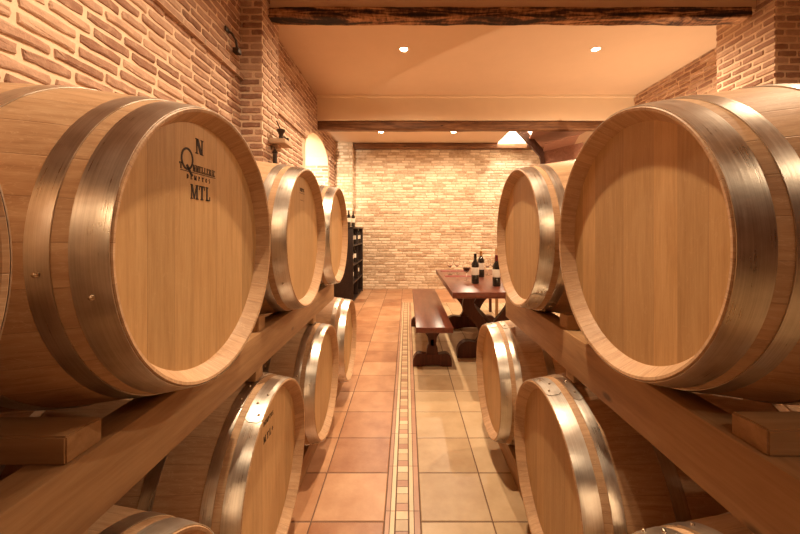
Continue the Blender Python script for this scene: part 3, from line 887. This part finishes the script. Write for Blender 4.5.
bm = B(); tube(bm, [(0,0,.185),(-.004,.0,.21),(-.034,0,.212)], .004); obj('hook', bm, M_IRON, r, 40)
bm = B()
tube(bm, [(0,-.05,.10),(.03,-.02,.085),(.045,.02,.05),(.045,.04,.0),(.04,.045,-.02)], [.010,.009,.009,.011,.012])
box(bm, .015, .07, .015, .08, -.055, -.012, .008); box(bm, -.002, .012, -.08, -.02, .08, .12, .004)
o = obj('iron_wall_hook', bm, M_IRON, None, 40); o.location = (XL+.018, 3.02, H+1.60); tag(o, 'old dark iron hook with a lump fixed high on the left brick wall', 'hook')

# timber staircase underside at right ------------------------------------
def stairs():
    P0 = Vector((2.72, 7.00, 0)); e = Vector((.47, -.883, 0)); r = Vector((-.25, -.73, 0))*.9
    root = empty('timber_staircase', (P0.x, P0.y, 0.0026), 0, 'reddish-brown timber staircase seen from below, behind the right barrels', 'staircase')
    def slab(nm, p, a, b, z0, z1, m):
        bm = B(); pts = [p, p+a, p+a+b, p+b]
        lo = [bm.verts.new((q.x-P0.x, q.y-P0.y, z0-.0026)) for q in pts]; hi = [bm.verts.new((q.x-P0.x, q.y-P0.y, z1-.0026)) for q in pts]
        bm.faces.new(lo); bm.faces.new(hi)
        for i in range(4): bm.faces.new([lo[i], lo[(i+1)%4], hi[(i+1)%4], hi[i]])
        bmesh.ops.recalc_face_normals(bm, faces=bm.faces[:])
        return obj(nm, bm, m, root)
    back = -r.normalized()
    slab('fascia', P0, e*.88, back*.05, H+1.30, H+1.56, M_STAIR)
    slab('tread', P0+back*.05, e*.70, r*1.0-back*.05, H+1.56, H+1.568, M_STAIR)
    bm = B(); prism(bm, [(2.60-P0.x, 7.62-P0.y), (3.28-P0.x, 7.62-P0.y), (3.28-P0.x, 6.36-P0.y), (2.29-P0.x, 6.36-P0.y)], (0,0,.03), (0,0,H+1.80), (1,0,0), (0,1,0))
    obj('tread', bm, M_STAIR, root)
    bm = B(); prism(bm, [(.0, H+1.28), (.0, H+1.58), (-.42, H+2.06), (-.64, H+2.06), (-.08, H+1.46), (-.05, H+1.28)], (0,-.05,0), (0,-.01,-.0026), (1,0,0), (0,0,1))
    obj('stringer', bm, M_STAIRD, root)
    bm = B(); box(bm, -.05, .05, -.05+.05, .05+.05, 0, H+1.28, .004); obj('newel_post', bm, M_STAIRD, root, 30)
stairs()

# ------------------------------------------------------------------ lights
WARM = (1.0, 0.745, 0.49)
M_BULB = mat_emit('lamp_glow', (1.0, 0.80, 0.52), 60)
def downlight(x, y, z, power, label, size=2.9, blend=.7, rad_=.035, col=WARM, group='recessed ceiling spotlights'):
    r = empty('ceiling_spotlight', (x, y, z), 0, label, 'ceiling light', group)
    bm = B(); lathe(bm, [(.046,-.001),(.050,-.006),(.062,-.006),(.066,0),(.046,0)], 32); obj('rim', bm, M_LAMPRIM, r, 40)
    bm = B(); lathe(bm, [(0,-.007),(.026,-.006),(.046,-.001),(.046,0),(0,0)], 24); obj('lamp', bm, M_BULB, r, 40)
    l = bpy.data.lights.new('downlight', 'SPOT'); l.energy = power; l.color = col; l.spot_size = size; l.spot_blend = blend; l.shadow_soft_size = rad_
    o = bpy.data.objects.new('downlight', l); link(o); o.location = (x, y, z-.05)
    return r
P = 315
downlight(-.04, 4.45, CEIL, P, 'left glowing ceiling spotlight beyond the log beam')
downlight(2.40, 4.45, CEIL, P, 'right glowing ceiling spotlight beyond the log beam')
downlight(-.04, 1.38, CEIL, 310, 'ceiling spotlight above the aisle between the front barrels', size=2.85, blend=.8)
downlight(2.40, 1.38, CEIL, 120, 'ceiling spotlight above the right-hand barrels', size=2.75, blend=.8)
downlight(-.04, -1.55, CEIL, 40, 'ceiling spotlight above the aisle behind the viewer', size=2.7)
downlight(2.40, -1.55, CEIL, 40, 'ceiling spotlight at right behind the viewer', size=2.7)
for x in (-.5, .9): downlight(x, 6.75, Z3, 100, 'ceiling spotlight near the far wall, %s one' % ('left' if x < 0 else 'right'), size=2.8, col=(1, .79, .56))
def lamp(name, ty, loc, power, col, size=.1, **k):
    l = bpy.data.lights.new(name, ty); l.energy = power; l.color = col
    if ty != 'AREA': l.shadow_soft_size = size
    for a, v in k.items(): setattr(l, a, v)
    o = bpy.data.objects.new(name, l); link(o); o.location = loc; return o
for z, e in ((2.15, 240), (1.1, 240)):
    o = lamp('recess_lamp', 'SPOT', (XL-.12, AY0+.12, z), e, (1, .88, .68), .04, spot_size=2.2, spot_blend=.8)
    o.rotation_euler = Vector((.55, -.85, .0)).to_track_quat('Z', 'Y').to_euler()
lamp('stairwell_lamp', 'POINT', (2.2, 7.2, CEIL+.3), 210, (1, .90, .74), .1)
# uplight on the right wall whose shade cuts the light along the ceiling
A = Vector((3.62, 4.75, 1.46))
us = [(Vector((x, y, CEIL))-A).normalized() for x, y in ((-.69,5.88),(.18,4.79),(1.05,3.97))]
d = (us[0]-us[1]).cross(us[1]-us[2]).normalized()
if d.z < 0: d = -d
al = math.acos(max(-1, min(1, d.dot(us[0]))))
o = lamp('uplight', 'SPOT', A, 150, WARM, .006, spot_size=min(2*al, 3.14), spot_blend=0.02)
o.rotation_euler = (-d).to_track_quat('Z', 'Y').to_euler()
print('uplight', d[:], math.degrees(al))
r = empty('wall_uplight', (3.62, 4.75, 1.45), 0, 'wall uplight on the right wall, hidden behind the right barrels', 'wall light')
bm = B(); lathe(bm, [(0,-.10),(.03,-.10),(.06,-.01),(.058,-.008),(.026,-.092),(0,-.092)], 24); obj('shade', bm, M_IRON, r, 40)
bm = B(); tube(bm, [(0,0,-.09),(.1,0,-.12),(.27,0,-.12)], .01); box(bm, .262, .28, -.04, .04, -.17, -.07, .003); obj('arm', bm, M_IRON, r, 40)

# world: dim warm ambient outside the closed room
w = bpy.data.worlds.new('world'); SC.world = w; w.use_nodes = True
w.node_tree.nodes['Background'].inputs[0].default_value = (1, .8, .6, 1)
w.node_tree.nodes['Background'].inputs[1].default_value = 0.05

# ------------------------------------------------------------------ camera
cam = bpy.data.cameras.new('camera'); co = bpy.data.objects.new('camera', cam); link(co)
cam.sensor_width = 36; cam.lens = 350/800*36
cam.shift_x = -7/800; cam.shift_y = -37/800
cam.clip_start = 0.02
co.location = (0, 0, H); co.rotation_euler = (PI/2, 0, 0)
SC.camera = co
vs = SC.view_settings
vs.view_transform = 'Standard'; vs.look = 'None'; vs.gamma = 1.0; vs.exposure = 0.05; vs.use_curve_mapping = False
